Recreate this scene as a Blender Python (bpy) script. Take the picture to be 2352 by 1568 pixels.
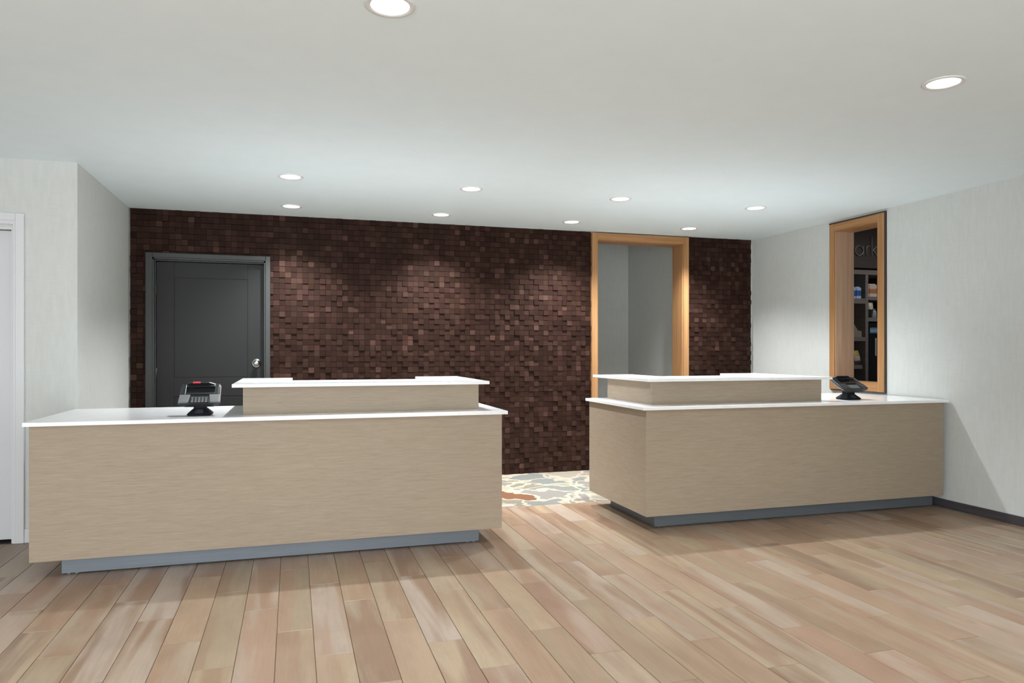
import bpy, bmesh, math, random
from mathutils import Vector, Matrix

# ------------------------------------------------------------------ reset
for o in list(bpy.data.objects):
    bpy.data.objects.remove(o, do_unlink=True)
scene = bpy.context.scene
COL = scene.collection
R = random.Random(7)

# ------------------------------------------------------------------ camera
YAW = math.atan((1176 - 672.1) / 1655.5)
cam_d = bpy.data.cameras.new('camera')
cam_d.sensor_width = 36.0
cam_d.sensor_fit = 'HORIZONTAL'
cam_d.lens = 1655.5 / 2352 * 36.0
cam_d.shift_y = (806.1 - 784.0) / 2352
cam_d.clip_start = 0.05
cam = bpy.data.objects.new('camera', cam_d)
cam.location = (0, 0, 1.25)
cam.rotation_euler = (math.pi / 2, 0, -YAW)
COL.objects.link(cam)
scene.camera = cam

# ------------------------------------------------------------------ world, exposure
world = bpy.data.worlds.new('world')
scene.world = world
world.use_nodes = True
bg = world.node_tree.nodes['Background']
bg.inputs['Color'].default_value = (0.95, 0.98, 1.0, 1)
bg.inputs['Strength'].default_value = 5.0          # even fill light, let in where the lobby is left open behind the camera
scene.view_settings.view_transform = 'Standard'
scene.view_settings.look = 'None'
scene.view_settings.gamma = 1.0
scene.view_settings.use_curve_mapping = False
scene.view_settings.exposure = 0.0
LAMP_W = 200.0        # watts of each recessed downlight
WASH_W = 290.0        # watts of the row that washes the walnut wall
LAMP_SPOT = math.radians(118)
LAMP_BLEND = 1.0
LAMP_COL = (0.955, 0.985, 1.0)

ZC = 2.503            # ceiling height

# ------------------------------------------------------------------ helpers
class MB:
    """collects shapes, links them as one mesh object"""
    def __init__(self):
        self.bm = bmesh.new()

    def box(self, x0, x1, y0, y1, z0, z1, bevel=0.0, seg=2, mat=None):
        b = bmesh.new()
        vs = [b.verts.new((x, y, z)) for z in (z0, z1) for y in (y0, y1) for x in (x0, x1)]
        for f in ((0, 2, 3, 1), (4, 5, 7, 6), (0, 1, 5, 4), (2, 6, 7, 3), (0, 4, 6, 2), (1, 3, 7, 5)):
            b.faces.new([vs[i] for i in f])
        if bevel:
            bmesh.ops.bevel(b, geom=b.edges[:], offset=bevel, segments=seg, affect='EDGES', profile=0.5)
        self._join(b, mat)
        return self

    def prism(self, poly, z0, z1, bevel=0.0, mat=None, seg=2):
        b = bmesh.new()
        lo = [b.verts.new((x, y, z0)) for x, y in poly]
        hi = [b.verts.new((x, y, z1)) for x, y in poly]
        n = len(poly)
        b.faces.new(lo[::-1]); b.faces.new(hi)
        for i in range(n):
            b.faces.new((lo[i], lo[(i + 1) % n], hi[(i + 1) % n], hi[i]))
        bmesh.ops.recalc_face_normals(b, faces=b.faces[:])
        if bevel:
            bmesh.ops.bevel(b, geom=b.edges[:], offset=bevel, segments=seg, affect='EDGES', profile=0.5)
        self._join(b, mat)
        return self

    def loft(self, rings, bevel=0.0, mat=None, seg=2):
        """rings: lists of equal length of 3-D points, capped at both ends"""
        b = bmesh.new()
        vr = [[b.verts.new(p) for p in r] for r in rings]
        n = len(rings[0])
        b.faces.new(vr[0][::-1]); b.faces.new(vr[-1])
        for k in range(len(vr) - 1):
            for i in range(n):
                b.faces.new((vr[k][i], vr[k][(i + 1) % n], vr[k + 1][(i + 1) % n], vr[k + 1][i]))
        bmesh.ops.recalc_face_normals(b, faces=b.faces[:])
        if bevel:
            bmesh.ops.bevel(b, geom=b.edges[:], offset=bevel, segments=seg, affect='EDGES', profile=0.5)
        self._join(b, mat)
        return self

    def lathe(self, prof, segs=40, axis='Z', mat=None, center=(0, 0, 0)):
        """prof: (radius, height) pairs"""
        b = bmesh.new()
        rings = []
        for r, h in prof:
            ring = []
            if r < 1e-6:
                ring = [b.verts.new((0, 0, h))] * segs
            else:
                for i in range(segs):
                    a = 2 * math.pi * i / segs
                    ring.append(b.verts.new((r * math.cos(a), r * math.sin(a), h)))
            rings.append(ring)
        for k in range(len(rings) - 1):
            for i in range(segs):
                j = (i + 1) % segs
                vs = [rings[k][i], rings[k][j], rings[k + 1][j], rings[k + 1][i]]
                u = []
                for v in vs:
                    if v not in u:
                        u.append(v)
                if len(u) > 2:
                    b.faces.new(u)
        bmesh.ops.recalc_face_normals(b, faces=b.faces[:])
        if axis == 'Y':
            bmesh.ops.rotate(b, verts=b.verts[:], matrix=Matrix.Rotation(math.pi / 2, 3, 'X'))
        bmesh.ops.translate(b, verts=b.verts[:], vec=center)
        for f in b.faces:
            f.smooth = True
        self._join(b, mat)
        return self

    def tube(self, pts, r, segs=8, mat=None):
        b = bmesh.new()
        pts = [Vector(p) for p in pts]
        closed = (pts[0] - pts[-1]).length < 1e-6
        if closed:
            pts = pts[:-1]
        n = len(pts)
        rings = []
        for i, p in enumerate(pts):
            a = pts[i - 1] if (i > 0 or closed) else p
            c = pts[(i + 1) % n] if (i < n - 1 or closed) else p
            t = (c - a).normalized()
            up = Vector((0, 1, 0)) if abs(t.y) < 0.9 else Vector((1, 0, 0))
            s = t.cross(up).normalized(); u = s.cross(t)
            rings.append([b.verts.new(p + s * r * math.cos(2 * math.pi * k / segs) + u * r * math.sin(2 * math.pi * k / segs)) for k in range(segs)])
        m = n if closed else n - 1
        for i in range(m):
            A, B = rings[i], rings[(i + 1) % n]
            for k in range(segs):
                f = b.faces.new((A[k], A[(k + 1) % segs], B[(k + 1) % segs], B[k])); f.smooth = True
        if not closed:
            b.faces.new(rings[0][::-1]); b.faces.new(rings[-1])
        bmesh.ops.recalc_face_normals(b, faces=b.faces[:])
        self._join(b, mat)
        return self

    def _join(self, b, mat=None):
        if mat is not None:
            bmesh.ops.transform(b, matrix=mat, verts=b.verts[:])
        me = bpy.data.meshes.new('tmp')
        b.to_mesh(me); b.free()
        self.bm.from_mesh(me)
        bpy.data.meshes.remove(me)

    def build(self, name, material, parent=None, loc=None, origin=None):
        me = bpy.data.meshes.new(name)
        if origin is not None:
            bmesh.ops.translate(self.bm, verts=self.bm.verts[:], vec=-Vector(origin))
        self.bm.to_mesh(me); self.bm.free()
        me.materials.append(material)
        o = bpy.data.objects.new(name, me)
        COL.objects.link(o)
        if parent is not None:
            o.parent = parent
        if origin is not None:
            o.location = origin
        if loc is not None:
            o.location = loc
        return o


def tag(o, label=None, cat=None, group=None, kind=None):
    if label: o['label'] = label
    if cat: o['category'] = cat
    if group: o['group'] = group
    if kind: o['kind'] = kind
    return o


def empty(name, loc=(0, 0, 0), rz=0.0, label=None, cat=None, group=None, kind=None):
    o = bpy.data.objects.new(name, None)
    o.empty_display_size = 0.1
    o.location = loc; o.rotation_euler = (0, 0, rz)
    COL.objects.link(o)
    return tag(o, label, cat, group, kind)


def copy_tree(o, parent=None):
    c = o.copy(); COL.objects.link(c); c.parent = parent
    for ch in [x for x in bpy.data.objects if x.parent == o]:
        copy_tree(ch, c)
    return c


# ------------------------------------------------------------------ materials
def mat(name, color=(0.8, 0.8, 0.8), rough=0.5, metal=0.0, spec=0.5, emit=None):
    m = bpy.data.materials.new(name)
    m.use_nodes = True
    b = m.node_tree.nodes['Principled BSDF']
    b.inputs['Base Color'].default_value = (*color, 1)
    b.inputs['Roughness'].default_value = rough
    b.inputs['Metallic'].default_value = metal
    b.inputs['Specular IOR Level'].default_value = spec
    if emit:
        b.inputs['Emission Color'].default_value = (*emit[0], 1)
        b.inputs['Emission Strength'].default_value = emit[1]
    return m


class NT:
    def __init__(self, m):
        self.m = m; self.t = m.node_tree; self.N = self.t.nodes; self.L = self.t.links
        self.b = self.N['Principled BSDF']

    def new(self, typ, **kw):
        n = self.N.new(typ)
        for k, v in kw.items():
            if k.startswith('i_'):
                n.inputs[k[2:].replace('_', ' ')].default_value = v
            else:
                setattr(n, k, v)
        return n

    def link(self, a, b):
        self.L.new(a, b)

    def ramp(self, fac, stops, interp='LINEAR'):
        n = self.N.new('ShaderNodeValToRGB')
        n.color_ramp.interpolation = interp
        e = n.color_ramp.elements
        while len(e) < len(stops):
            e.new(0.5)
        for el, (p, c) in zip(e, stops):
            el.position = p; el.color = (*c, 1) if len(c) == 3 else c
        self.link(fac, n.inputs['Fac'])
        return n.outputs['Color']

    def pos(self, scale=(1, 1, 1), add=None):
        g = self.N.new('ShaderNodeNewGeometry')
        v = g.outputs['Position']
        if add is not None:
            a = self.N.new('ShaderNodeVectorMath'); a.operation = 'ADD'
            self.link(v, a.inputs[0]); self.link(add, a.inputs[1]); v = a.outputs[0]
        s = self.N.new('ShaderNodeVectorMath'); s.operation = 'MULTIPLY'
        self.link(v, s.inputs[0]); s.inputs[1].default_value = scale
        return s.outputs[0]

    def noise(self, vec, scale=1.0, detail=3.0, rough=0.55, dist=0.0):
        n = self.N.new('ShaderNodeTexNoise')
        n.inputs['Scale'].default_value = scale
        n.inputs['Detail'].default_value = detail
        n.inputs['Roughness'].default_value = rough
        n.inputs['Distortion'].default_value = dist
        self.link(vec, n.inputs['Vector'])
        return n.outputs['Fac']

    def mix(self, fac, a, b, mode='MIX'):
        n = self.N.new('ShaderNodeMix'); n.data_type = 'RGBA'; n.blend_type = mode
        for s, v in ((n.inputs[0], fac), (n.inputs[6], a), (n.inputs[7], b)):
            if hasattr(v, 'links'):
                self.link(v, s)
            elif isinstance(v, (int, float)):
                s.default_value = v
            else:
                s.default_value = (*v, 1)
        return n.outputs[2]

    def bump(self, h, strength=0.2, dist=0.002):
        n = self.N.new('ShaderNodeBump')
        n.inputs['Strength'].default_value = strength
        n.inputs['Distance'].default_value = dist
        self.link(h, n.inputs['Height'])
        self.link(n.outputs['Normal'], self.b.inputs['Normal'])

    def base(self, c):
        self.link(c, self.b.inputs['Base Color'])


def grain_mat(name, scale, stops, rough, bump=0.08, nscale=1.0, spec=0.4):
    m = mat(name, rough=rough, spec=spec); n = NT(m)
    v = n.pos(scale)
    f = n.noise(v, nscale, 5, 0.6)
    n.base(n.ramp(f, stops)); n.bump(f, bump, 0.001)
    return m

M = {}
# painted ceiling
M['ceiling'] = grain_mat('ceiling_paint', (6, 6, 6), [(0.3, (0.775, 0.865, 0.893)), (0.7, (0.795, 0.885, 0.913))], 0.9, 0.03)
# pale woven wallcovering: fine horizontal streaks
def wallcover(name, c0, c1):
    m = mat(name, rough=0.85, spec=0.25); n = NT(m)
    f1 = n.noise(n.pos((7, 7, 150)), 1, 4, 0.65)
    f2 = n.noise(n.pos((45, 45, 9)), 1, 2, 0.5)
    f3 = n.noise(n.pos((1.2, 1.2, 2.5)), 1, 2, 0.5)
    s = n.new('ShaderNodeMath', operation='ADD'); n.link(f1, s.inputs[0]); n.link(f2, s.inputs[1])
    s2 = n.new('ShaderNodeMath', operation='MULTIPLY_ADD'); n.link(f3, s2.inputs[0]); s2.inputs[1].default_value = 0.5; n.link(s.outputs[0], s2.inputs[2])
    sm = n.new('ShaderNodeMath', operation='MULTIPLY'); n.link(s2.outputs[0], sm.inputs[0]); sm.inputs[1].default_value = 0.4
    n.base(n.ramp(sm.outputs[0], [(0.36, c0), (0.64, c1)]))
    n.bump(f1, 0.12, 0.001)
    return m
M['wall'] = wallcover('woven_wallcovering', (0.588, 0.606, 0.588), (0.642, 0.658, 0.638))
M['white_paint'] = mat('white_semi_gloss_paint', (0.66, 0.67, 0.69), 0.35)
M['white_leaf'] = mat('white_door_paint', (0.62, 0.63, 0.65), 0.35)
M['dark_paint'] = mat('charcoal_door_paint', (0.017, 0.017, 0.0172), 0.5)
M['dark_paint'].node_tree.nodes['Principled BSDF'].inputs['Specular IOR Level'].default_value = 0.3
M['dark_frame'] = mat('charcoal_frame_paint', (0.030, 0.0325, 0.032), 0.42)
M['chrome'] = mat('satin_chrome', (0.78, 0.78, 0.78), 0.16, 1.0)
M['shadow_strip'] = mat('dark_brown_shadow_strip', (0.055, 0.040, 0.030), 0.6)
M['dark_void'] = mat('dark_backing', (0.012, 0.009, 0.008), 0.9)
M['joint'] = mat('dark_floor_joint', (0.16, 0.12, 0.085), 0.9)
# desk laminate: horizontal fine grain
def laminate():
    m = mat('limed_wood_laminate', rough=0.5, spec=0.35); n = NT(m)
    fine = n.noise(n.pos((7, 7, 190)), 1, 3, 0.6)
    mid = n.noise(n.pos((16, 16, 420)), 1, 3, 0.7)
    big = n.noise(n.pos((0.8, 0.8, 2)), 1, 2, 0.5)
    s = n.new('ShaderNodeMath', operation='ADD'); n.link(fine, s.inputs[0]); n.link(mid, s.inputs[1])
    h = n.new('ShaderNodeMath', operation='MULTIPLY'); n.link(s.outputs[0], h.inputs[0]); h.inputs[1].default_value = 0.5
    c = n.ramp(h.outputs[0], [(0.34, (0.2657, 0.2081, 0.1524)), (0.5, (0.3327, 0.2657, 0.1967)), (0.72, (0.4079, 0.3368, 0.2565))])
    c = n.mix(0.25, c, n.ramp(big, [(0.35, (0.3193, 0.2482, 0.1947)), (0.65, (0.3451, 0.2884, 0.1947))]))
    n.base(c); n.bump(h.outputs[0], 0.1, 0.0008)
    return m
M['laminate'] = laminate()
# white quartz
def quartz():
    m = mat('white_quartz', rough=0.16, spec=0.5); n = NT(m)
    f = n.noise(n.pos((2.2, 2.2, 2.2)), 1.3, 6, 0.62, 1.6)
    n.base(n.ramp(f, [(0.40, (0.91, 0.915, 0.92)), (0.5, (0.87, 0.875, 0.885)), (0.54, (0.91, 0.915, 0.92))]))
    return m
M['quartz'] = quartz()
def brushed():
    m = mat('brushed_grey_metal', (0.3, 0.33, 0.36), 0.45, 0.5); n = NT(m)
    f = n.noise(n.pos((3, 3, 400)), 1, 3, 0.6)
    n.base(n.ramp(f, [(0.3, (0.17, 0.195, 0.225)), (0.7, (0.22, 0.25, 0.285))]))
    return m
M['kick'] = brushed()
M['oak'] = grain_mat('oak_trim', (38, 38, 1.1), [(0.28, (0.3087, 0.1488, 0.0576)), (0.5, (0.3921, 0.2046, 0.0864)), (0.72, (0.4755, 0.2678, 0.1210))], 0.42, 0.05)
M['oak_h'] = grain_mat('oak_trim_level_grain', (1.1, 1.1, 38), [(0.28, (0.3087, 0.1488, 0.0576)), (0.5, (0.3921, 0.2046, 0.0864)), (0.72, (0.4755, 0.2678, 0.1210))], 0.42, 0.05)
M['oak_pale'] = grain_mat('pale_oak_jamb', (30, 30, 1.0), [(0.28, (0.40, 0.25, 0.16)), (0.5, (0.48, 0.315, 0.21)), (0.72, (0.55, 0.38, 0.26))], 0.45, 0.05)

def tint_vec(n, mul=37.0):
    a = n.new('ShaderNodeAttribute', attribute_name='tint', attribute_type='GEOMETRY')
    s = n.new('ShaderNodeVectorMath', operation='SCALE'); n.link(a.outputs['Color'], s.inputs[0]); s.inputs['Scale'].default_value = mul
    sep = n.new('ShaderNodeSeparateColor'); n.link(a.outputs['Color'], sep.inputs[0])
    return s.outputs[0], sep.outputs

# walnut mosaic tiles, tint.r picks the tone of each tile
def tile_mat():
    m = mat('walnut_mosaic', rough=0.6, spec=0.08); n = NT(m)
    off, (r, g, b) = tint_vec(n)
    base = n.ramp(r, [(0.0, (0.0214, 0.0091, 0.0070)), (0.4, (0.0313, 0.0136, 0.0106)), (0.75, (0.0406, 0.0185, 0.0147)),
                      (0.93, (0.0556, 0.0273, 0.0215)), (1.0, (0.0962, 0.0489, 0.0387))])
    base = n.mix(n.ramp(g, [(0.0, (0, 0, 0)), (1.0, (0.35, 0.35, 0.35))]), base, (0.034, 0.020, 0.010))
    f = n.noise(n.pos((8, 8, 120), off), 1, 4, 0.6)
    c = n.mix(0.45, base, n.ramp(f, [(0.3, (0.45, 0.42, 0.40)), (0.7, (1.25, 1.25, 1.25))]), 'MULTIPLY')
    n.base(c); n.bump(f, 0.08, 0.0008)
    return m
M['tile'] = tile_mat()

# plank floor: several tones of wood-look plank, heartwood streaks along the length
def plank_mat():
    m = mat('wood_look_plank', rough=0.36, spec=0.4); n = NT(m)
    off, (r, g, b) = tint_vec(n)
    A = n.ramp(r, [(0.0, (0.2384, 0.1600, 0.1025)), (0.22, (0.2844, 0.1835, 0.1213)), (0.42, (0.2008, 0.1280, 0.0828)), (0.60, (0.2719, 0.1683, 0.1154)), (0.8, (0.3054, 0.2172, 0.1435)), (1.0, (0.1799, 0.1120, 0.0743))])
    B = n.ramp(g, [(0.0, (0.2951, 0.2243, 0.1424)), (0.25, (0.3379, 0.2695, 0.2194)), (0.45, (0.2609, 0.2009, 0.1282)), (0.62, (0.3336, 0.2612, 0.2027)), (0.8, (0.2823, 0.1842, 0.1225)), (1.0, (0.3293, 0.2553, 0.1697))])
    big = n.noise(n.pos((8.0, 0.75, 1), off), 1, 3, 0.5, 0.5)
    fac = n.ramp(big, [(0.43, (0, 0, 0)), (0.57, (0.92, 0.92, 0.92))])
    c = n.mix(fac, A, B)
    cloud = n.noise(n.pos((9, 3.5, 1), off), 1, 4, 0.6, 0.4)
    c = n.mix(0.55, c, n.ramp(cloud, [(0.25, (0.78, 0.75, 0.74)), (0.6, (1.06, 1.06, 1.06))]), 'MULTIPLY')
    vk = n.new('ShaderNodeTexVoronoi', feature='F1'); vk.inputs['Scale'].default_value = 1.0; n.link(n.pos((5.2, 2.6, 1), off), vk.inputs['Vector'])
    c = n.mix(n.ramp(vk.outputs['Distance'], [(0.0, (0.55, 0.55, 0.55)), (0.035, (0.38, 0.38, 0.38)), (0.10, (0, 0, 0))]), c, (0.15, 0.105, 0.070))   # small knots
    fine = n.noise(n.pos((130, 5, 1), off), 1, 4, 0.65)
    c = n.mix(0.4, c, n.ramp(fine, [(0.3, (0.80, 0.78, 0.76)), (0.65, (1.08, 1.08, 1.08))]), 'MULTIPLY')
    n.base(c); n.bump(fine, 0.05, 0.0006)
    return m
M['plank'] = plank_mat()

# patterned carpet
def carpet_mat():
    m = mat('patterned_carpet', rough=0.95, spec=0.1); n = NT(m)
    p = n.pos((1, 1, 1))
    w = n.new('ShaderNodeTexNoise'); w.inputs['Scale'].default_value = 3.0; w.inputs['Detail'].default_value = 3; n.link(p, w.inputs['Vector'])
    sc = n.new('ShaderNodeVectorMath', operation='SCALE'); n.link(w.outputs['Color'], sc.inputs[0]); sc.inputs['Scale'].default_value = 0.5
    ad = n.new('ShaderNodeVectorMath', operation='ADD'); n.link(p, ad.inputs[0]); n.link(sc.outputs[0], ad.inputs[1])
    vo = n.new('ShaderNodeTexVoronoi', feature='F1'); vo.inputs['Scale'].default_value = 3.6; n.link(ad.outputs[0], vo.inputs['Vector'])
    ve = n.new('ShaderNodeTexVoronoi', feature='DISTANCE_TO_EDGE'); ve.inputs['Scale'].default_value = 3.6; n.link(ad.outputs[0], ve.inputs['Vector'])
    sep = n.new('ShaderNodeSeparateColor'); n.link(vo.outputs['Color'], sep.inputs[0])
    c = n.ramp(sep.outputs[0], [(0.0, (0.1378, 0.1394, 0.1277)), (0.22, (0.2135, 0.1859, 0.1459)), (0.40, (0.1240, 0.0564, 0.0304)), (0.52, (0.1584, 0.1428, 0.1277)),
                                (0.68, (0.2480, 0.2125, 0.1520)), (0.84, (0.1515, 0.1328, 0.1003))], 'CONSTANT')
    c = n.mix(n.ramp(ve.outputs[0], [(0.0, (1, 1, 1)), (0.05, (1, 1, 1)), (0.075, (0, 0, 0))]), c, (0.2940, 0.2573, 0.2000))
    f = n.noise(n.pos((60, 60, 1)), 1, 3, 0.7)
    c = n.mix(0.5, c, n.ramp(f, [(0.3, (0.8, 0.8, 0.8)), (0.7, (1.1, 1.1, 1.1))]), 'MULTIPLY')
    n.base(c); n.bump(f, 0.3, 0.002)
    return m
M['carpet'] = carpet_mat()
M['base_tile'] = grain_mat('dark_base_tile', (2, 2, 40), [(0.3, (0.045, 0.040, 0.046)), (0.7, (0.085, 0.074, 0.084))], 0.45)
M['lamp_ring'] = mat('white_lamp_trim', (0.72, 0.72, 0.71), 0.4)
M['lens'] = mat('lit_lamp_lens', (1, 1, 1), 0.4, emit=((1.0, 0.985, 0.96), 2.2))
M['plastic_dark'] = mat('charcoal_plastic', (0.022, 0.024, 0.025), 0.38)
M['plastic_black'] = mat('black_plastic', (0.008, 0.009, 0.012), 0.32)
M['plastic_grey'] = mat('grey_plastic', (0.165, 0.17, 0.175), 0.42)
M['key'] = mat('light_key_legend_plastic', (0.20, 0.205, 0.21), 0.5)
M['screen'] = mat('dark_glass_screen', (0.003, 0.0035, 0.0035), 0.12, 0.0, 0.15)
M['red'] = mat('red_label', (0.62, 0.035, 0.06), 0.4)
M['edge_glint'] = mat('silver_highlight', (0.6, 0.6, 0.6), 0.3, 0.6)
M['stand'] = mat('black_stand', (0.008, 0.009, 0.012), 0.7, 0.0, 0.2)
M['stand_blue'] = mat('slate_stand_clip', (0.030, 0.036, 0.05), 0.45)
M['shelf_grey'] = grain_mat('taupe_shelf_laminate', (3, 3, 80), [(0.3, (0.20, 0.165, 0.145)), (0.7, (0.26, 0.22, 0.20))], 0.5)
M['shelf_back'] = mat('dark_shelf_back', (0.016, 0.008, 0.005), 0.6)
M['header'] = mat('dark_taupe_header', (0.075, 0.056, 0.047), 0.55)
M['letter'] = mat('pale_metal_letters', (0.42, 0.39, 0.37), 0.4, 0.3)
M['cooler'] = mat('black_cooler_shell', (0.006, 0.006, 0.007), 0.35)
M['glass_door'] = mat('black_cooler_glass', (0.004, 0.004, 0.005), 0.08)
M['white_plastic'] = mat('white_plastic', (0.75, 0.75, 0.75), 0.4)


def pack(name, top, mid, bottom, z0, z1, a=0.62, b=0.28, scale=30, bits=(0.9, 0.9, 0.9), amt=0.3):
    """printed packaging: three bands between z0 and z1 with blotchy print"""
    m = mat(name, rough=0.4); n = NT(m)
    g = n.N.new('ShaderNodeNewGeometry')
    s = n.new('ShaderNodeSeparateXYZ'); n.link(g.outputs['Position'], s.inputs[0])
    r = n.new('ShaderNodeMapRange'); n.link(s.outputs['Z'], r.inputs[0]); r.inputs[1].default_value = z0; r.inputs[2].default_value = z1
    f = n.noise(n.pos((1, 1, 1)), scale, 2, 0.5)
    wob = n.new('ShaderNodeMath', operation='MULTIPLY_ADD'); n.link(f, wob.inputs[0]); wob.inputs[1].default_value = 0.18; n.link(r.outputs[0], wob.inputs[2])
    c = n.ramp(wob.outputs[0], [(0.0, bottom), (b + 0.09, mid), (a + 0.09, top)], 'CONSTANT')
    k = n.ramp(n.noise(n.pos((1, 1, 1)), scale * 2.3, 1, 0.5), [(0.0, (0, 0, 0)), (0.60, (0, 0, 0)), (0.62, (amt, amt, amt))])
    n.base(n.mix(k, c, bits))
    return m

# ------------------------------------------------------------------ coordinates of the room
XR = 4.99        # right wall face
YB = 7.03        # back wall face
YD = 5.43        # wall with the white door
XL = -1.37       # side wall of the recess
YR = -1.5        # rear limit of the lobby, set close for more fill light
XLL = -4.2       # far left wall of the lobby
YCARP = 5.53     # where planks stop and carpet starts

# ------------------------------------------------------------------ ceiling
o = MB().box(XLL - .2, XR + .205, YR, YB + .14, ZC, ZC + .12).build('ceiling', M['ceiling'])
tag(o, kind='structure')

# ------------------------------------------------------------------ floor with planks
floor = MB().box(XLL - .2, XR + .1, YR, YCARP, -0.12, -0.006).build('floor', M['joint'])
tag(floor, kind='structure')
PW, PX0, PL = 0.155, -0.067, 0.94
GAP = 0.0011

def plank_geo(x0, x1, y0, y1):
    c = 0.0012
    zb, zt = -0.006, 0.0
    v = [(x0, y0, zb), (x1, y0, zb), (x1, y1, zb), (x0, y1, zb),
         (x0, y0, zt - c), (x1, y0, zt - c), (x1, y1, zt - c), (x0, y1, zt - c),
         (x0 + c, y0 + c, zt), (x1 - c, y0 + c, zt), (x1 - c, y1 - c, zt), (x0 + c, y1 - c, zt)]
    f = [(8, 9, 10, 11)]
    for i in range(4):
        j = (i + 1) % 4
        f.append((i, j, 4 + j, 4 + i)); f.append((4 + i, 4 + j, 8 + j, 8 + i))
    return v, f

def tint_mesh(name, verts, faces, tints):
    """tints: one colour per face"""
    me = bpy.data.meshes.new(name)
    me.from_pydata(verts, [], faces)
    at = me.attributes.new('tint', 'FLOAT_COLOR', 'CORNER')
    k = 0
    for p, t in zip(me.polygons, tints):
        for _ in p.loop_indices:
            at.data[k].color = (*t, 1); k += 1
    me.update()
    return me

CY, SY = math.cos(YAW), math.sin(YAW)
def project(x, y, z):
    F = x * SY + y * CY
    if F < 0.05:
        return None
    r = x * CY - y * SY
    return 1176 + 1655.5 * r / F, 806.1 - 1655.5 * (z - 1.25) / F, F

planks = []
k0 = int((XLL - PX0) / PW) - 1
k1 = int((XR - PX0) / PW) + 1
for k in range(k0, k1 + 1):
    x0 = max(PX0 + k * PW, XLL - .1) + GAP; x1 = min(PX0 + (k + 1) * PW, XR + .05) - GAP
    if x1 - x0 < 0.02:
        continue
    base = {0: 3.367, 1: 3.060, 2: 3.690}[k % 3]
    n0 = int((YR - base) / PL) - 1
    for n in range(n0, 6):
        y0 = max(base + n * PL, YR) + GAP; y1 = min(base + (n + 1) * PL, YCARP) - GAP
        if y1 - y0 < 0.03:
            continue
        best = 0
        cx, cy = (x0 + x1) / 2, (y0 + y1) / 2
        for fx in (0.1, .5, .9):
            for fy in (0.05, .5, .95):
                q = project(x0 + (x1 - x0) * fx, y0 + (y1 - y0) * fy, 0)
                if q and -10 < q[0] < 2362 and q[1] < 1578:
                    best = max(best, 1.0 / q[2] ** 2)
        planks.append((best, x0, x1, y0, y1, (R.random(), R.random(), R.random())))
planks.sort(key=lambda t: -t[0])
fv, ff, ft = [], [], []
for i, (vis, x0, x1, y0, y1, t) in enumerate(planks):
    if i < 300 and vis > 0:
        v, f = plank_geo(x0, x1, y0, y1)
        c = Vector(((x0 + x1) / 2, (y0 + y1) / 2, 0))
        me = tint_mesh('plank', [tuple(Vector(p) - c) for p in v], f, [t] * len(f))
        me.materials.append(M['plank'])
        ob = bpy.data.objects.new('plank', me); ob.location = c; ob.parent = floor
        COL.objects.link(ob)
    else:
        v, f = plank_geo(x0, x1, y0, y1)
        b = len(fv); fv += v; ff += [tuple(b + q for q in p) for p in f]; ft += [t] * len(f)
me = tint_mesh('plank_field', fv, ff, ft); me.materials.append(M['plank'])
ob = bpy.data.objects.new('plank_field', me); ob.parent = floor; COL.objects.link(ob); ob['kind'] = 'stuff'

# carpet behind the desks and in the passage
o = MB().box(XL - .0, XR, YCARP, YB, -0.10, 0.0).build('carpet', M['carpet'])
tag(o, 'pale patterned carpet with grey, cream and rust patches behind the two desks', 'carpet')

# ------------------------------------------------------------------ walls
def wall_piece(mb, x0, x1, y0, y1, z0, z1):
    mb.box(x0, x1, y0, y1, z0, z1)

# wall with the white door
DX0, DX1, DZ = -2.655, -1.735, 2.055          # opening of the white door
mb = MB()
wall_piece(mb, XLL, DX0, YD, YD + .12, 0, ZC)
wall_piece(mb, DX1, XL, YD, YD + .12, 0, ZC)
wall_piece(mb, DX0, DX1, YD, YD + .12, DZ, ZC)
o = mb.build('wall_front_left', M['wall']); tag(o, kind='structure')
# recess side wall
o = MB().box(XL - .12, XL, YD + .12, YB + .14, 0, ZC).build('wall_recess', M['wall']); tag(o, kind='structure')
# far left lobby wall
o = MB().box(XLL - .12, XLL, YR, YD + .12, 0, ZC).build('wall_left', M['wall']); tag(o, kind='structure')
# right wall with the service window
WY0, WY1, WZ0, WZ1 = 5.163, 5.722, 0.952, 2.412
mb = MB()
wall_piece(mb, XR, XR + .205, YR, WY0, 0, ZC)
wall_piece(mb, XR, XR + .205, WY1, 8.9, 0, ZC)
wall_piece(mb, XR, XR + .205, WY0, WY1, 0, WZ0)
wall_piece(mb, XR, XR + .205, WY0, WY1, WZ1, ZC)
o = mb.build('wall_right', M['wall']); tag(o, kind='structure')

# unseen wall added on the right to shape the fill; left side open
o = MB().box(2.3, XR + .205, YR - .12, YR, 0, ZC).build('wall_rear_light_block', M['wall']); tag(o, kind='structure')

# back wall: door opening and doorway
BX0, BX1, BZ = -1.185, -0.225, 2.075
PX_0, PX_1, PZ = 3.055, 4.09, 2.44
mb = MB()
wall_piece(mb, XL, BX0, YB, YB + .14, 0, ZC)
wall_piece(mb, BX0, BX1, YB, YB + .14, BZ, ZC)
wall_piece(mb, BX1, PX_0, YB, YB + .14, 0, ZC)
wall_piece(mb, PX_0, PX_1, YB, YB + .14, PZ, ZC)
wall_piece(mb, PX_1, XR, YB, YB + .14, 0, ZC)
wback = mb.build('wall_back', M['wall']); tag(wback, kind='structure')

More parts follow.
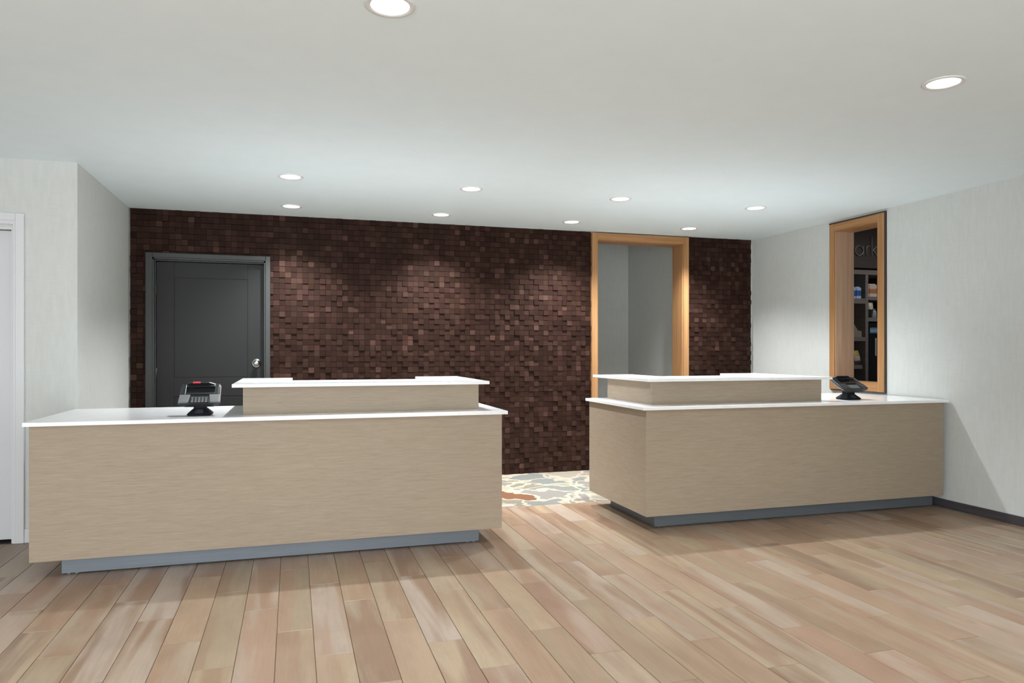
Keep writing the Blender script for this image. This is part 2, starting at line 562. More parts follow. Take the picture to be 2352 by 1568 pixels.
# mosaic of small walnut blocks
TX0, TX1 = -1.36, 4.953
DOORH = (-1.2365, -0.196, -1, 2.121)
PASSH = (2.998, 4.144, -1, 3)
NXT, NZT = 122, 48
tw, tz = (TX1 - TX0) / NXT, (ZC - 0.001) / NZT
TR = random.Random(11)
cells = []
PHASE = (0, 1, 2, 1, 0, 2, 0, 1, 0, 2, 1)          # every third block of a row stands proud
for ix in range(NXT):
    for iz in range(NZT):
        x0, x1 = TX0 + ix * tw, TX0 + (ix + 1) * tw
        z0, z1 = iz * tz + .003, (iz + 1) * tz + .001
        d = TR.choice((0, 0, .0008, .0016, .003))
        if ix % 3 == PHASE[iz % len(PHASE)] and TR.random() < .72:
            d = TR.choice((.0075, .0095, .0115))
        r = TR.random(); r = r ** 1.25
        t = (r, TR.random(), TR.random())
        skip = False
        for hx0, hx1, hz0, hz1 in (DOORH, PASSH):
            if x1 <= hx0 or x0 >= hx1 or z1 <= hz0 or z0 >= hz1:
                continue
            if x0 >= hx0 and x1 <= hx1:
                if z1 > hz1:
                    z0 = hz1
                else:
                    skip = True
            elif x0 < hx0:
                if z1 > hz1 and hz1 - z0 < .01:
                    z0 = hz1
                else:
                    x1 = hx0
            else:
                x0 = hx1
        if skip or x1 - x0 < .004 or z1 - z0 < .004:
            continue
        q = project((x0 + x1) / 2, 7.0, (z0 + z1) / 2)
        q0 = project(x0, 7.0, z0); q1 = project(x1, 7.0, z1)
        area = abs((q1[0] - q0[0]) * (q1[1] - q0[1]))
        hid = q[1] > 925 or (530 < q[0] < 1125 and q[1] > 862) or (1370 < q[0] and q[1] > 855)
        if 1158 < q[0] < 1345 and q[1] < 1080:
            hid = False
        cells.append((area if not hid else -1, x0, x1, z0, z1, d, t))
cells.sort(key=lambda c: -c[0])

def tile_geo(x0, x1, z0, z1, d):
    g = .0003; c = .0006
    yf, yb = 7.006 - d, YB
    x0 += g; x1 -= g; z0 += g; z1 -= g
    v = [(x0, yb, z0), (x1, yb, z0), (x1, yb, z1), (x0, yb, z1),
         (x0, yf + c, z0), (x1, yf + c, z0), (x1, yf + c, z1), (x0, yf + c, z1),
         (x0 + c, yf, z0 + c), (x1 - c, yf, z0 + c), (x1 - c, yf, z1 - c), (x0 + c, yf, z1 - c)]
    f = [(8, 9, 10, 11)]
    for i in range(4):
        j = (i + 1) % 4
        f.append((i, j, 4 + j, 4 + i)); f.append((4 + i, 4 + j, 8 + j, 8 + i))
    return v, f

bk = MB()
for a_, b_, z_ in ((TX0, DOORH[0], 0), (DOORH[0], DOORH[1], DOORH[3]), (DOORH[1], PASSH[0], 0), (PASSH[1], TX1, 0)):
    bk.box(a_ + .001, b_ - .001, YB - .010, YB - .0005, z_ + .001, ZC - .002)
bk.build('backing', M['dark_void'], wback)
fv, ff, ft = [], [], []
for i, (a, x0, x1, z0, z1, d, t) in enumerate(cells):
    v, f = tile_geo(x0, x1, z0, z1, d)
    if i < 300:
        c = Vector(((x0 + x1) / 2, YB, (z0 + z1) / 2))
        me = tint_mesh('tile', [tuple(Vector(p) - c) for p in v], f, [t] * len(f))
        me.materials.append(M['tile'])
        ob = bpy.data.objects.new('tile', me); ob.location = c; ob.parent = wback; COL.objects.link(ob)
    else:
        b = len(fv); fv += v; ff += [tuple(b + q for q in p) for p in f]; ft += [t] * len(f)
me = tint_mesh('tile_field', fv, ff, ft); me.materials.append(M['tile'])
ob = bpy.data.objects.new('tile_field', me); ob.parent = wback; COL.objects.link(ob); ob['kind'] = 'stuff'

# passage beyond the doorway
XH, YH = 4.215, 8.607
o = MB().box(1.2, XH + .12, YB, YH + .12, -.12, 0).build('floor_passage', M['carpet']); tag(o, kind='structure')
o = MB().box(1.2, XH + .12, YB + .10, YB + .14, ZC + .12, 2.95).build('wall_passage_front', M['wall']); tag(o, kind='structure')
o = MB().box(1.2, XH + .12, YH, YH + .12, 0, 2.95).build('wall_passage_end', M['wall']); tag(o, kind='structure')
o = MB().box(XH, XH + .12, YB + .14, YH, 0, 2.95).build('wall_passage_right', M['wall']); tag(o, kind='structure')
o = MB().box(1.2, 1.32, YB + .14, YH, 0, 2.95).build('wall_passage_left', M['wall']); tag(o, kind='structure')

o = MB().box(1.2, XR, YB + .14, YH + .12, 2.95, 3.05).build('ceiling_passage', M['ceiling']); tag(o, kind='structure')

# market room beyond the service window
MX0, MX1, MY0, MY1, MZ = XR + .205, 8.6, 3.6, 8.0, 3.0
o = MB().box(MX0, MX1, MY1, MY1 + .1, 0, MZ).build('wall_market_back', M['wall']); tag(o, kind='structure')
o = MB().box(MX1, MX1 + .1, MY0, MY1, 0, MZ).build('wall_market_right', M['wall']); tag(o, kind='structure')
o = MB().box(MX0, MX1, MY0 - .1, MY0, 0, MZ).build('wall_market_front', M['wall']); tag(o, kind='structure')
o = MB().box(MX0, MX1, MY0, MY1, MZ, MZ + .1).build('ceiling_market', M['ceiling']); tag(o, kind='structure')
o = MB().box(MX0, MX1, MY0, MY1, -.12, 0).build('floor_market', M['base_tile']); tag(o, kind='structure')
o = MB().box(MX0 - .1, MX0, MY0, 8.9, ZC, MZ).build('wall_market_left', M['wall']); tag(o, kind='structure')

# ------------------------------------------------------------------ white door
d2 = empty('door_2', (DX1, YD, 0), kind='structure')
def part(mb, name, m, parent):
    """build with geometry given in world coordinates under an unrotated parent"""
    p = parent; off = Vector((0, 0, 0))
    while p is not None:
        off += p.location; p = p.parent
    bmesh.ops.translate(mb.bm, verts=mb.bm.verts[:], vec=-off)
    return mb.build(name, m, parent)

def casing_side(x_in, x_out, z1, yf):
    """stepped casing profile, vertical"""
    mb = MB()
    s = 1 if x_out > x_in else -1
    a, b = sorted((x_in, x_in + s * .018)); mb.box(a, b, yf + .006, YD, 0, z1, .002)
    a, b = sorted((x_in + s * .016, x_out)); mb.box(a, b, yf, YD, 0, z1, .003)
    return mb
mb = MB()
mb.box(-1.722, -1.673, YD - .020, YD, 0, 2.147, .003)
mb.box(-1.737, -1.719, YD - .014, YD, 0, 2.10, .002)
part(mb, 'casing', M['white_paint'], d2)
mb = MB()
mb.box(-2.717, -2.668, YD - .020, YD, 0, 2.147, .003)
mb.box(-2.671, -2.653, YD - .014, YD, 0, 2.10, .002)
part(mb, 'casing', M['white_paint'], d2)
mb = MB()
mb.box(-2.668, -1.722, YD - .020, YD, 2.098, 2.147, .003)
mb.box(-2.655, -1.735, YD - .014, YD, 2.073, 2.100, .002)
part(mb, 'casing', M['white_paint'], d2)
mb = MB()
mb.box(DX0, DX0 + .014, YD, YD + .12, 0, DZ); mb.box(DX1 - .014, DX1, YD, YD + .12, 0, DZ); mb.box(DX0 + .014, DX1 - .014, YD, YD + .12, DZ - .014, DZ)
mb.box(DX0 + .010, DX0 + .030, YD + .077, YD + .09, 0, DZ); mb.box(DX1 - .030, DX1 - .010, YD + .077, YD + .09, 0, DZ); mb.box(DX0 + .014, DX1 - .014, YD + .077, YD + .09, DZ - .035, DZ)
mb.box(DX0 - .02, DX1 + .02, YD + .121, YD + .14, 0, DZ + .05)  # unseen sheet added behind the door to stop light leaks
part(mb, 'jamb', M['white_paint'], d2)
mb = MB().box(DX0 + .017, DX1 - .017, YD + .035, YD + .075, 0.020, DZ - .018, .003)
leaf = part(mb, 'leaf', M['white_leaf'], d2)
mb = MB()
mb.lathe([(0.0, .055), (.018, .054), (.026, .045), (.026, .034), (.012, .022), (.010, .006), (.030, .005), (.031, 0.0)], 24, 'Y', center=(DX0 + .09, YD + .035, 1.0))
part(mb, 'door_knob', M['chrome'], leaf)
o = MB().box(DX0, DX1, YD + .002, YD + .118, -.006, .004).build('threshold', M['dark_void'], d2)
o.location = -d2.location

# white baseboard on that wall and in the recess
mb = MB().box(-1.673, XL + .012, YD - .014, YD, 0, .092, .003)
o = mb.build('baseboard_front_left', M['white_paint']); tag(o, kind='structure')
mb = MB().box(XLL, -2.717, YD - .014, YD, 0, .092, .003)
o = mb.build('baseboard_far_left', M['white_paint']); tag(o, kind='structure')

# ------------------------------------------------------------------ dark door in the mosaic wall
d1 = empty('door_1', (-0.705, YB, 0), kind='structure')
mb = MB()
mb.box(-0.245 + .006, -0.196, 6.975, YB, 0, 2.119, .004); mb.box(-0.251, -0.237, 6.985, YB, 0, 2.06, .002)
part(mb, 'casing', M['dark_frame'], d1)
mb = MB()
mb.box(-1.236, -1.165 - .014, 6.975, YB, 0, 2.119, .004); mb.box(-1.181, -1.167, 6.985, YB, 0, 2.06, .002)
part(mb, 'casing', M['dark_frame'], d1)
mb = MB()
mb.box(-1.179, -0.239, 6.975, YB, 2.076, 2.119, .004); mb.box(-1.167, -0.251, 6.985, YB, 2.062, 2.078, .002)
part(mb, 'casing', M['dark_frame'], d1)
mb = MB()
mb.box(-1.185, -1.160, YB, YB + .13, 0, 2.060, .002); mb.box(-0.249, -0.225, YB, YB + .13, 0, 2.060, .002); mb.box(-1.160, -0.249, YB, YB + .13, 2.052, 2.072, .002)
mb.box(-1.172, -1.140, YB + .069, YB + .085, 0, 2.060); mb.box(-0.269, -0.237, YB + .069, YB + .085, 0, 2.060); mb.box(-1.172, -0.237, YB + .069, YB + .085, 2.020, 2.072)
mb.box(-1.2, -0.2, YB + .132, YB + .15, 0, 2.15)  # unseen backing added here so no light leaks past the leaf
part(mb, 'jamb', M['dark_frame'], d1)
# leaf: stiles, rails and two sunk-edge panels with grooves between
LX0, LX1, LZ1, LY = -1.158, -0.251, 2.045, YB + .025
mb = MB()
g = .004
px0, px1 = -1.011, -0.398
mb.box(LX0, LX1, LY + .004, LY + .042, 0.012, LZ1, .002)                      # core
mb.box(LX0, px0 - g, LY, LY + .006, 0.012, LZ1, .0015)                        # stiles
mb.box(px1 + g, LX1, LY, LY + .006, 0.012, LZ1, .0015)
mb.box(px0 - g, px1 + g, LY, LY + .006, 1.905 + g, LZ1, .0015)                # top rail
mb.box(px0 - g, px1 + g, LY, LY + .006, 0.835 + .008, 1.015 - g, .0015)          # lock rail
mb.box(px0 - g, px1 + g, LY, LY + .006, 0.012, 0.22 - g, .0015)               # bottom rail
leaf = part(mb, 'leaf', M['dark_paint'], d1)
mb = MB().box(px0, px1, LY, LY + .006, 1.015, 1.905, .0015)
part(mb, 'panel', M['dark_paint'], leaf)
mb = MB().box(px0, px1, LY, LY + .006, 0.22, 0.835, .0015)
part(mb, 'panel', M['dark_paint'], leaf)
kc = (-0.318, LY, 1.139)
mb = MB()
mb.lathe([(0.0, .062), (.012, .062), (.020, .058), (.027, .048), (.028, .040), (.020, .030), (.012, .024), (.011, .010), (.034, .009), (.040, .004), (.041, 0.0)], 32, 'Y', center=kc)
part(mb, 'door_knob', M['chrome'], leaf)
mb = MB()
for hz in (0.25, 1.05, 1.80):
    mb.lathe([(0, -.05), (.007, -.05), (.007, .05), (0, .05)], 12, 'Z', center=(LX0 - .002, LY - .006, hz))
part(mb, 'hinges', M['dark_frame'], d1)

# ------------------------------------------------------------------ oak trim of the doorway
t1 = empty('trim_1', (3.57, YB, 0), kind='structure')
mb = MB(); mb.box(3.0, 3.064, 6.968, YB, 0, 2.492, .003); part(mb, 'post', M['oak'], t1)
mb = MB(); mb.box(4.076, 4.142, 6.968, YB, 0, 2.492, .003); part(mb, 'post', M['oak'], t1)
mb = MB(); mb.box(3.064, 4.076, 6.969, YB, 2.418, 2.491, .003); part(mb, 'header', M['oak_h'], t1)
mb = MB(); mb.box(3.055, 3.072, YB - .04, 7.2, 0, 2.425, .002); part(mb, 'jamb_liner', M['oak'], t1)
mb = MB(); mb.box(4.070, 4.088, YB - .04, 7.2, 0, 2.425, .002); part(mb, 'jamb_liner', M['oak'], t1)
mb = MB(); mb.box(3.072, 4.070, YB - .04, 7.2, 2.410, 2.428, .002); part(mb, 'head_liner', M['oak_h'], t1)

# ------------------------------------------------------------------ service window
w1 = empty('window_1', (XR, 5.465, .885), kind='structure')
mb = MB(); mb.box(XR - .024, XR, 5.712, 5.776, .886, 2.469, .003); part(mb, 'frame_post', M['oak'], w1)
mb = MB(); mb.box(XR - .024, XR, 5.103, 5.179, .886, 2.469, .003); part(mb, 'frame_post', M['oak'], w1)
mb = MB(); mb.box(XR - .023, XR, 5.179, 5.712, 2.399, 2.468, .003); part(mb, 'frame_rail', M['oak_h'], w1)
mb = MB(); mb.box(XR - .023, XR, 5.179, 5.712, .887, .970, .003); part(mb, 'frame_rail', M['oak_h'], w1)
mb = MB(); mb.box(XR - .008, XR + .205, 5.706, 5.724, .96, 2.410, .002); part(mb, 'jamb_liner', M['oak_pale'], w1)
mb = MB(); mb.box(XR - .008, XR + .205, 5.161, 5.178, .96, 2.410, .002); part(mb, 'jamb_liner', M['oak_pale'], w1)
mb = MB(); mb.box(XR - .008, XR + .205, 5.178, 5.706, 2.395, 2.413, .002); part(mb, 'head_liner', M['oak_h'], w1)
mb = MB(); mb.box(XR - .008, XR + .205, 5.178, 5.706, .950, .967, .002); part(mb, 'sill', M['oak_h'], w1)
mb = MB()                                                     # dark strips put in for the shadow line around the frame
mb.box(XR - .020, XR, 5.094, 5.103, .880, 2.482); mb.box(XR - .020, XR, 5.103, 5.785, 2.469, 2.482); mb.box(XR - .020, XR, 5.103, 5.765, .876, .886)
part(mb, 'shadow_strip', M['shadow_strip'], w1)

# ------------------------------------------------------------------ dark base tiles on the right wall
bb = empty('baseboard_right', (XR, 4.2, 0), kind='structure')
y = 6.99
joints = []
yy = 4.236
while yy > YR: yy -= .61
yy += .61
while yy < 7.0:
    joints.append(yy); yy += .61
for a, b in zip(joints[:-1], joints[1:]):
    mb = MB().box(XR - .014, XR, a + .0012, b - .0012, 0, .067, .0015)
    part(mb, 'base_tile', M['base_tile'], bb)

# ------------------------------------------------------------------ reception desks
def desk(name, label, x0, x1, cx0, cx1, kx0, kx1, rx0, rx1, sx0, sx1, arm_l, arm_r, yrear):
    YF = 4.475
    z0, z1, zt = .108, .843, .865
    root = empty(name, ((x0 + x1) / 2, YF, 0), label=label, cat='desk')
    part(MB().box(x0, x1, YF, YF + .019, z0, z1, .0008, 1), 'front_panel', M['laminate'], root)
    part(MB().box(x0, x0 + .019, YF + .0192, yrear - .01, z0, z1, .0008, 1), 'side_panel', M['laminate'], root)
    part(MB().box(x1 - .019, x1, YF + .0192, yrear - .01, z0, z1, .0008, 1), 'side_panel', M['laminate'], root)
    part(MB().box(x0 + .0192, x1 - .0192, YF + .0192, yrear - .012, z0, z0 + .019, .0008, 1), 'bottom_panel', M['laminate'], root)
    part(MB().box(x0 + .0192, x1 - .0192, yrear - .35, yrear - .331, z0 + .0192, z1, .0008, 1), 'modesty_panel', M['laminate'], root)
    mb = MB()
    mb.box(kx0, kx1, 4.597, 4.609, 0.004, z0, .0006, 1)
    mb.box(kx0, kx0 + .012, 4.609, yrear - .14, 0.004, z0, .0006, 1)
    mb.box(kx1 - .012, kx1, 4.609, yrear - .14, 0.004, z0, .0006, 1)
    for fx in (kx0 + .035, kx0 + .075, kx1 - .075, kx1 - .035):               # little glides under the kick
        mb.box(fx - .008, fx + .008, 4.600, 4.616, 0.0, .006)
    part(mb, 'toe_kick', M['kick'], root)
    part(MB().box(cx0, cx1, 4.452, yrear, z1 + .0004, zt, .0018), 'worktop', M['quartz'], root)
    # raised riser with ledge
    ry = 4.652
    part(MB().box(rx0, rx1, ry, ry + .019, zt, 1.031, .0008, 1), 'riser_front', M['laminate'], root)
    part(MB().box(rx0, rx0 + .019, ry + .0192, 5.40, zt, 1.031, .0008, 1), 'riser_side', M['laminate'], root)
    part(MB().box(rx1 - .019, rx1, ry + .0192, 5.40, zt, 1.031, .0008, 1), 'riser_side', M['laminate'], root)
    yf, yi, yr = 4.607, 5.12, 5.60
    poly = [(sx0, yf), (sx1, yf), (sx1, yr), (arm_r, yr), (arm_r, yi), (arm_l, yi), (arm_l, yr), (sx0, yr)]
    part(MB().prism(poly, 1.0314, 1.0515, .0015), 'ledge', M['quartz'], root)
    return root

desk('reception_desk', 'left pale wood reception desk with white raised ledge, standing by the white door',
     -1.360, 1.294, -1.386, 1.328, -1.238, 1.171, -.288, 1.184, -.348, 1.247, 0.0, .915, YD - .001 + .0)
desk('reception_desk', 'right pale wood reception desk with white raised ledge, butting against the right wall',
     2.327, 4.938, 2.296, 4.972, 2.457, 4.962, 2.458, 3.926, 2.415, 3.992, 2.775, 3.64, 5.478)

# ------------------------------------------------------------------ card terminals
def terminal(loc, label, deg=36, plate='plastic_grey', red=True):
    root = empty('card_terminal', loc, label=label, cat='card terminal', group='card terminals on the worktops')
    # foot: flared wedge, wider than deep
    def ring(hx, y0, y1, z):
        return [(-hx, y0, z), (hx, y0, z), (hx, y1, z), (-hx, y1, z)]
    mb = MB()
    mb.loft([ring(.060, -.058, .060, 0), ring(.069, -.066, .066, .008), ring(.062, -.058, .058, .018), ring(.035, -.034, .034, .043)], .002)
    mb.build('foot', M['stand'], root)
    mb = MB()
    mb.loft([ring(.034, -.033, .031, .041), ring(.034, -.031, .030, .062), ring(.038, -.036, .034, .080), ring(.042, -.040, .046, .100)], .002)
    mb.build('neck', M['stand'], root)
    mb = MB().loft([[(-.024, -.0635, .017), (.024, -.0635, .017), (.018, -.0420, .038), (-.018, -.0420, .038)],
                    [(-.026, -.0600, .014), (.026, -.0600, .014), (.020, -.0380, .038), (-.020, -.0380, .038)]])
    mb.build('clip', M['stand_blue'], root)
    # head: built flat (x across, v up the face, w out of the face), then tilted
    tilt = math.radians(deg)
    T = Matrix.Translation((0, -.008, .1265)) @ Matrix.Rotation(tilt, 4, 'X')
    def bx(x0, x1, v0, v1, w0, w1, bev=.002):
        return MB().box(x0, x1, v0, v1, w0, w1, bev, mat=T)
    W, v0, v1 = .116, -.088, .088
    body = [[(-.078, v0 + .010, -.036), (.078, v0 + .010, -.036), (.098, v1 - .03, -.036), (-.098, v1 - .03, -.036)],
            [(-W, v0 + .004, -.012), (W, v0 + .004, -.012), (W - .004, v1, -.010), (-W + .004, v1, -.010)],
            [(-W + .001, v0, 0), (W - .001, v0, 0), (W - .010, v1, 0), (-W + .010, v1, 0)]]
    mb = MB().loft(body, .003, mat=T); mb.build('housing', M['plastic_dark'], root)
    # bezel around the screen stands a little proud
    mb = MB()
    for a in ((-.106, -.080, -.012, .086), (.080, .104, -.012, .086), (-.080, .080, .060, .086), (-.080, .080, -.012, .004)):
        mb.box(a[0], a[1], a[2], a[3], -.004, .010, .002, mat=T)
    mb.build('bezel', M['plastic_black'], root)
    bx(-.080, .080, .003, .061, -.004, .003, 0).build('screen', M['screen'], root)
    # hood along the far edge
    mb = MB().loft([[(-.092, .080, .004), (.092, .080, .004), (.092, .090, .004), (-.092, .090, .004)],
                    [(-.060, .078, .024), (.045, .078, .024), (.045, .089, .022), (-.060, .089, .022)]], .002, mat=T)
    mb.build('hood', M['plastic_black'], root)
    if red: bx(-.046, -.004, .0755, .0885, .021, .0262, .001).build('red_label', M['red'], root)['label'] = 'small red label on the top edge'
    # wings on either side of the keypad
    def wing(s):
        p = [(s * .1135, v0 + .004), (s * .1105, -.014), (s * .052, -.014), (s * .060, v0 + .006)]
        if s > 0: p = p[::-1]
        return MB().prism(p, -.004, .010, .002, mat=T)
    wing(-1).build('side_plate', M[plate], root)
    wing(1).build('side_plate', M[plate], root)
    bx(-.054, .054, v0 + .006, -.012, -.004, .004, .001).build('keypad', M['plastic_black'], root)
    mb = MB()
    for r_ in range(4):
        for c_ in range(5):
            x = -.038 + c_ * .019; v = -.077 + r_ * .0125
            mb.box(x - .0058, x + .0058, v - .0034, v + .0034, .003, .0068, .001, 1, mat=T)
    mb.build('keys', M['key'], root)
    mb = MB().loft([[(.1150, v0 + .012, -.008), (.1172, v0 + .012, -.008), (.1135, v1 - .010, -.006), (.1113, v1 - .010, -.006)],
                    [(.1140, v0 + .012, .008), (.1162, v0 + .012, .008), (.1090, v1 - .010, .008), (.1068, v1 - .010, .008)]], mat=T)
    mb.build('edge_highlight', M['edge_glint'], root)  # bright strip painting the highlight along the right edge
    return root

term = terminal((-.532, 4.705, .865), 'black card terminal with red label, tilted on its stand, on the left desk')
terminal((4.246, 4.725, .865), 'black card terminal seen from its side, on the right desk before the service window', 27, 'plastic_dark', False)

# ------------------------------------------------------------------ recessed downlights
LENS_R, RING_R = .070, .091
def make_downlight():
    root = empty('downlight', (0, 0, ZC), cat='ceiling light')
    mb = MB().lathe([(RING_R, 0), (RING_R, -.0035), (RING_R - .004, -.006), (LENS_R + .002, -.0045), (LENS_R, -.002), (LENS_R, 0)], 48)
    mb.build('trim_ring', M['lamp_ring'], root)
    mb = MB().lathe([(0, -.0036), (LENS_R * .6, -.0033), (LENS_R, -.0022)], 48)
    mb.build('lens', M['lens'], root)
    ld = bpy.data.lights.new('downlight_bulb', 'SPOT')
    ld.energy = LAMP_W; ld.color = LAMP_COL; ld.spot_size = LAMP_SPOT; ld.spot_blend = LAMP_BLEND; ld.shadow_soft_size = .03
    lo = bpy.data.objects.new('bulb', ld); lo.location = (0, 0, -.012); lo.parent = root
    COL.objects.link(lo)
    return root

ROW = 'recessed ceiling downlights'
names4 = ('leftmost', 'second from left', 'third from left', 'rightmost')
spec = []
for i, x in enumerate((-.010, 1.305, 2.590, 3.877)):
    spec.append((x, 6.52, f'round recessed downlight next to the walnut wall, {names4[i]} of that row of four'))
for i, x in enumerate((-.014, 1.320, 2.582, 3.878)):
    spec.append((x, 5.415, f'round recessed downlight above the reception desks, {names4[i]} of that row of four'))
spec.append((.338, 2.628, 'large round recessed downlight cut by the top edge of the photo'))
spec.append((-2.25, 2.63, 'round recessed downlight in the lobby ceiling in front of the white door'))
spec.append((2.908, 2.633, 'large round recessed downlight at upper right of the photo, on open ceiling'))
for x, w in ((.338, 'straight behind'), (2.908, 'right of')):
    spec.append((x, -.15, f'round recessed downlight in the lobby ceiling, {w} the viewer'))
dl = make_downlight()
for i, (x, y, lab) in enumerate(spec):
    c = dl if i == 0 else copy_tree(dl)
    if i == 4:                                   # the other lamps share a bulb of their own
        for b in bpy.data.objects:
            if b.parent == c and b.type == 'LIGHT':
                b.data = b.data.copy(); spare = b.data
    elif i > 4:
        for b in bpy.data.objects:
            if b.parent == c and b.type == 'LIGHT':
                b.data = spare
    c.location = (x, y, ZC); c['label'] = lab; c['group'] = ROW
    for b in bpy.data.objects:
        if b.parent == c and b.type == 'LIGHT':
            b.data.energy = WASH_W if y > 6 else LAMP_W
# unseen lamp added to brighten the market room, cone opened wide
c = copy_tree(dl); c.location = (6.9, 6.1, MZ); c['label'] = 'added unseen fill lamp in the market room behind the service window'; c['group'] = ROW
for b in bpy.data.objects:
    if b.parent == c and b.type == 'LIGHT':
        b.data = b.data.copy(); b.data.spot_size = math.radians(172); b.data.energy = 60.0

# ------------------------------------------------------------------ market shelving behind the service window
YS = 7.2
su = empty('shelving_unit', (6.9, YS, 0), label='taupe market shelving unit with open cells, seen through the service window', cat='shelf')
SX0, SXD0, SXD1, SX1 = 6.25, 6.727, 6.770, 7.30
part(MB().box(SX0, SX1, YS + .38, YS + .40, 0, 2.25), 'back_panel', M['shelf_back'], su)
part(MB().box(SX0, SX0 + .04, YS, YS + .38, 0, 2.19, .001, 1), 'side_panel', M['shelf_grey'], su)
part(MB().box(SX1 - .04, SX1, YS, YS + .38, 0, 2.19, .001, 1), 'side_panel', M['shelf_grey'], su)
part(MB().box(SXD0, SXD1, YS, YS + .38, 0, 2.19, .001, 1), 'divider', M['shelf_grey'], su)
part(MB().box(SX0, SX1, YS - .002, YS + .38, 2.19, 2.245, .001, 1), 'top_panel', M['shelf_grey'], su)
for z0, z1, xa, xb in ((1.831, 1.895, SX0 + .04, SXD0), (1.373, 1.421, SX0 + .04, SXD0), (1.032, 1.080, SX0 + .04, SXD0 - .045),
                       (1.878, 1.921, SXD1, SX1 - .04), (1.615, 1.663, SXD1, SX1 - .04)):
    part(MB().box(xa, xb, YS + .001, YS + .378, z0, z1, .001, 1), 'shelf', M['shelf_grey'], su)
hp = MB().box(SX0, SX1, YS + .02, YS + .06, 2.272, 2.90, .001, 1)
part(hp, 'header_panel', M['header'], su)
part(MB().box(SX0, SX1, YS + .06, YS + .38, 2.245, 2.272), 'header_gap', M['dark_void'], su)

# raised lettering on the header: a r k
sg = empty('wall_sign', (6.73, YS + .02, 2.42), label='thin raised letters reading ark on the dark header above the shelves', cat='sign')
yl, rl = YS + .010, .0052
def arc(cx, cz, r, a0, a1, n=22):
    return [(cx + r * math.cos(math.radians(a0 + (a1 - a0) * i / n)), yl, cz + r * math.sin(math.radians(a0 + (a1 - a0) * i / n))) for i in range(n + 1)]
mb = MB(); cr = .060
mb.tube(arc(6.642, 2.482, cr, 0, 360, 28), rl); mb.tube([(6.702, yl, 2.543), (6.702, yl, 2.421)], rl)
part(mb, 'letter', M['letter'], sg)
mb = MB(); mb.tube([(6.752, yl, 2.543), (6.752, yl, 2.421)], rl); mb.tube([(6.752, yl, 2.500)] + arc(6.795, 2.500, .043, 180, 75, 10), rl)
part(mb, 'letter', M['letter'], sg)
mb = MB(); mb.tube([(6.832, yl, 2.66), (6.832, yl, 2.421)], rl); mb.tube([(6.832, yl, 2.478), (6.905, yl, 2.545)], rl); mb.tube([(6.855, yl, 2.500), (6.915, yl, 2.421)], rl)
part(mb, 'letter', M['letter'], sg)

# goods on the shelves
def carton(name, x0, x1, z0, z1, m, label, group, y=YS + .03, dep=.16):
    mb = MB().box(x0, x1, y, y + dep, z0, z1, .003)
    mb.box(x0 + .004, x1 - .004, y + .02, y + .024, z1 - .001, z1 + .012, .001, 1)       # folded tear-off flap
    o = mb.build(name, m, None, origin=((x0 + x1) / 2, y + dep / 2, z0))
    return tag(o, label, 'box', group)
M['blue_pack'] = pack('blue_snack_print', (0.50, 0.62, 0.85), (0.035, 0.12, 0.38), (0.55, 0.66, 0.85), 1.895, 2.035, .70, .22, 40, (0.55, 0.65, 0.85), .25)
carton('snack_box', 6.618, 6.690, 1.895, 2.03, M['blue_pack'], 'blue and white snack box standing right on the upper left shelf', 'blue snack boxes')
carton('snack_box', 6.540, 6.611, 1.895, 2.03, M['blue_pack'], 'blue and white snack box half hidden by the oak jamb', 'blue snack boxes')
M['orange_pack'] = pack('orange_snack_print', (0.72, 0.56, 0.46), (0.52, 0.20, 0.08), (0.78, 0.62, 0.52), 1.921, 2.07, .66, .25, 34, (0.8, 0.65, 0.55), .4)
carton('snack_box', 6.775, 6.811, 1.921, 2.072, M['orange_pack'], 'narrow orange and cream snack box beside the shelf divider', 'orange snack boxes')
carton('snack_box', 6.818, 6.930, 1.921, 2.072, M['orange_pack'], 'wide orange and cream snack box right of the narrow one', 'orange snack boxes')

def bag(name, cx, y, z0, w, h, d, m, label, lean=0.0, cat='bag'):
    """pillow bag with crimped top and bottom"""
    rings = []
    N = 16
    for k in range(11):
        t = k / 10
        belly = math.sin(math.pi * min(1, max(0, (t - .04) / .90))) ** .6 if .04 < t < .94 else 0
        rx = w / 2 * (.92 + .08 * belly) * (1 - .12 * t); ry = .0025 + d / 2 * belly
        rings.append([(cx + lean * t * h + rx * math.copysign(abs(math.cos(2 * math.pi * i / N)) ** .7, math.cos(2 * math.pi * i / N)) * (1 + .03 * math.sin(5 * t + i)),
                       y + ry * math.sin(2 * math.pi * i / N), z0 + t * h) for i in range(N)])
    mb = MB().loft(rings)
    for f in mb.bm.faces: f.smooth = True
    o = mb.build(name, m, None, origin=(cx, y, z0))
    return tag(o, label, cat)
M['bag_gold'] = pack('gold_bag_print', (0.50, 0.34, 0.06), (0.70, 0.60, 0.45), (0.20, 0.07, 0.10), 1.08, 1.26, .60, .30, 26, (0.85, 0.78, 0.72), .75)
bag('snack_bag', 6.630, YS + .045, 1.080, .115, .178, .075, M['bag_gold'], 'gold and white crinkled snack bag on the short lower shelf', -.12)
M['bag_cream'] = pack('cream_bag_print', (0.72, 0.62, 0.47), (0.66, 0.55, 0.40), (0.016, 0.018, 0.018), 1.663, 1.87, .60, .48, 22, (0.40, 0.33, 0.24), .3)
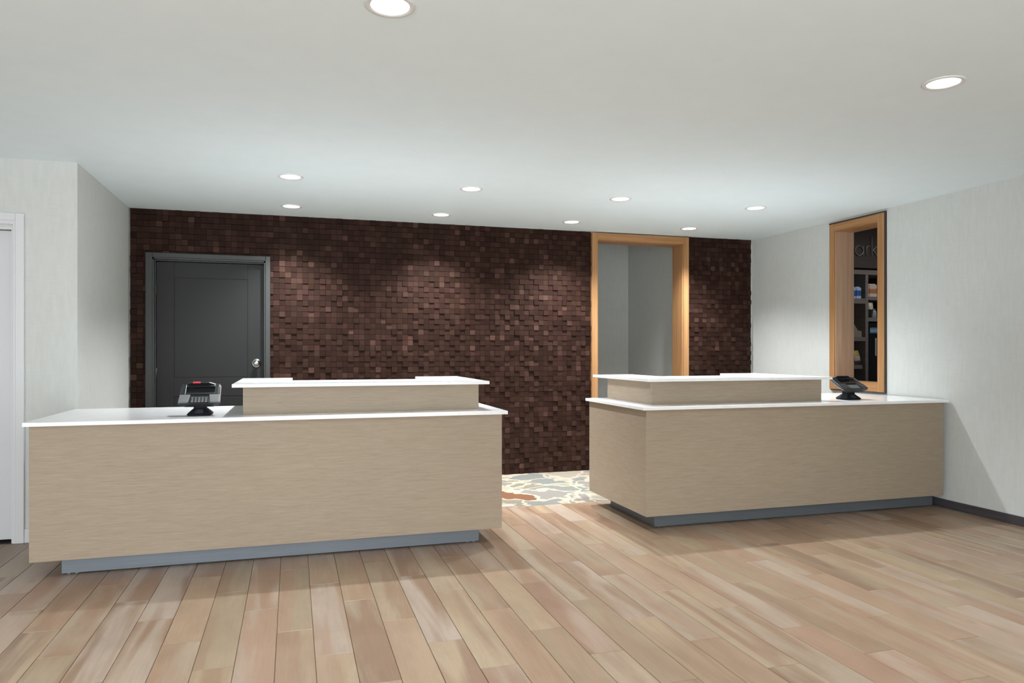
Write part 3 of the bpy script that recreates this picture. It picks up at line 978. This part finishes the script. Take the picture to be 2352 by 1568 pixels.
bag('coffee_bag', 6.818, YS + .042, 1.663, .080, .195, .066, M['bag_cream'], 'cream and black coffee bag on the middle right shelf', .12)
# grey jar beside it
mb = MB().lathe([(0, 0), (.030, 0), (.033, .006), (.033, .070), (.027, .086), (.020, .092), (.020, .098)], 24, center=(6.902, YS + .055, 1.663))
o = mb.build('jar', mat('pale_grey_jar', (0.36, 0.38, 0.42), .3), None, origin=(6.902, YS + .055, 1.663))
jl = MB().lathe([(0, .112), (.022, .111), (.023, .098), (0, .097)], 24)
jl.build('lid', M['plastic_grey'], o)
tag(o, 'pale grey lidded jar beside the coffee bag', 'jar')
# beige stepped holder
mb = MB()
poly = [(-.075, 0), (.075, 0), (.075, .075), (.022, .080), (-.030, .150), (-.075, .165)]
mb.prism([(x, z) for x, z in poly], 0, .16, .002, mat=Matrix.Translation((6.604, YS + .17, 1.421)) @ Matrix.Rotation(math.pi / 2, 4, 'X'))
o = mb.build('display_holder', mat('beige_card', (0.30, 0.25, 0.20), .6), None, origin=(6.604, YS + .09, 1.421))
tag(o, 'beige stepped card display holder on the middle left shelf', 'display holder')
# black drinks cooler in the lower right bay
ck = empty('drinks_cooler', (7.02, YS + .19, 0), label='black glass-door drinks cooler in the lower right bay of the shelving', cat='cooler')
part(MB().box(6.776, 7.255, YS + .03, YS + .375, .02, 1.605, .004), 'shell', M['cooler'], ck)
dr = part(MB().box(6.779, 7.252, YS + .006, YS + .029, .06, 1.600, .003), 'door', M['glass_door'], ck)
part(MB().box(6.872, 6.884, YS - .012, YS + .006, 1.19, 1.41, .003), 'handle', M['white_plastic'], dr)
part(MB().box(6.800, 6.95, YS + .0035, YS + .0065, 1.471, 1.54), 'blue_sticker', pack('blue_sticker_print', (0.10, 0.22, 0.36), (0.30, 0.45, 0.58), (0.10, 0.24, 0.40), 1.471, 1.54, .62, .3, 50, (0.5, 0.62, 0.7), .5), dr)
part(MB().box(6.80, 6.85, YS + .05, YS + .1, 0, .02), 'foot', M['cooler'], ck)
part(MB().box(7.18, 7.23, YS + .05, YS + .1, 0, .02), 'foot', M['cooler'], ck)
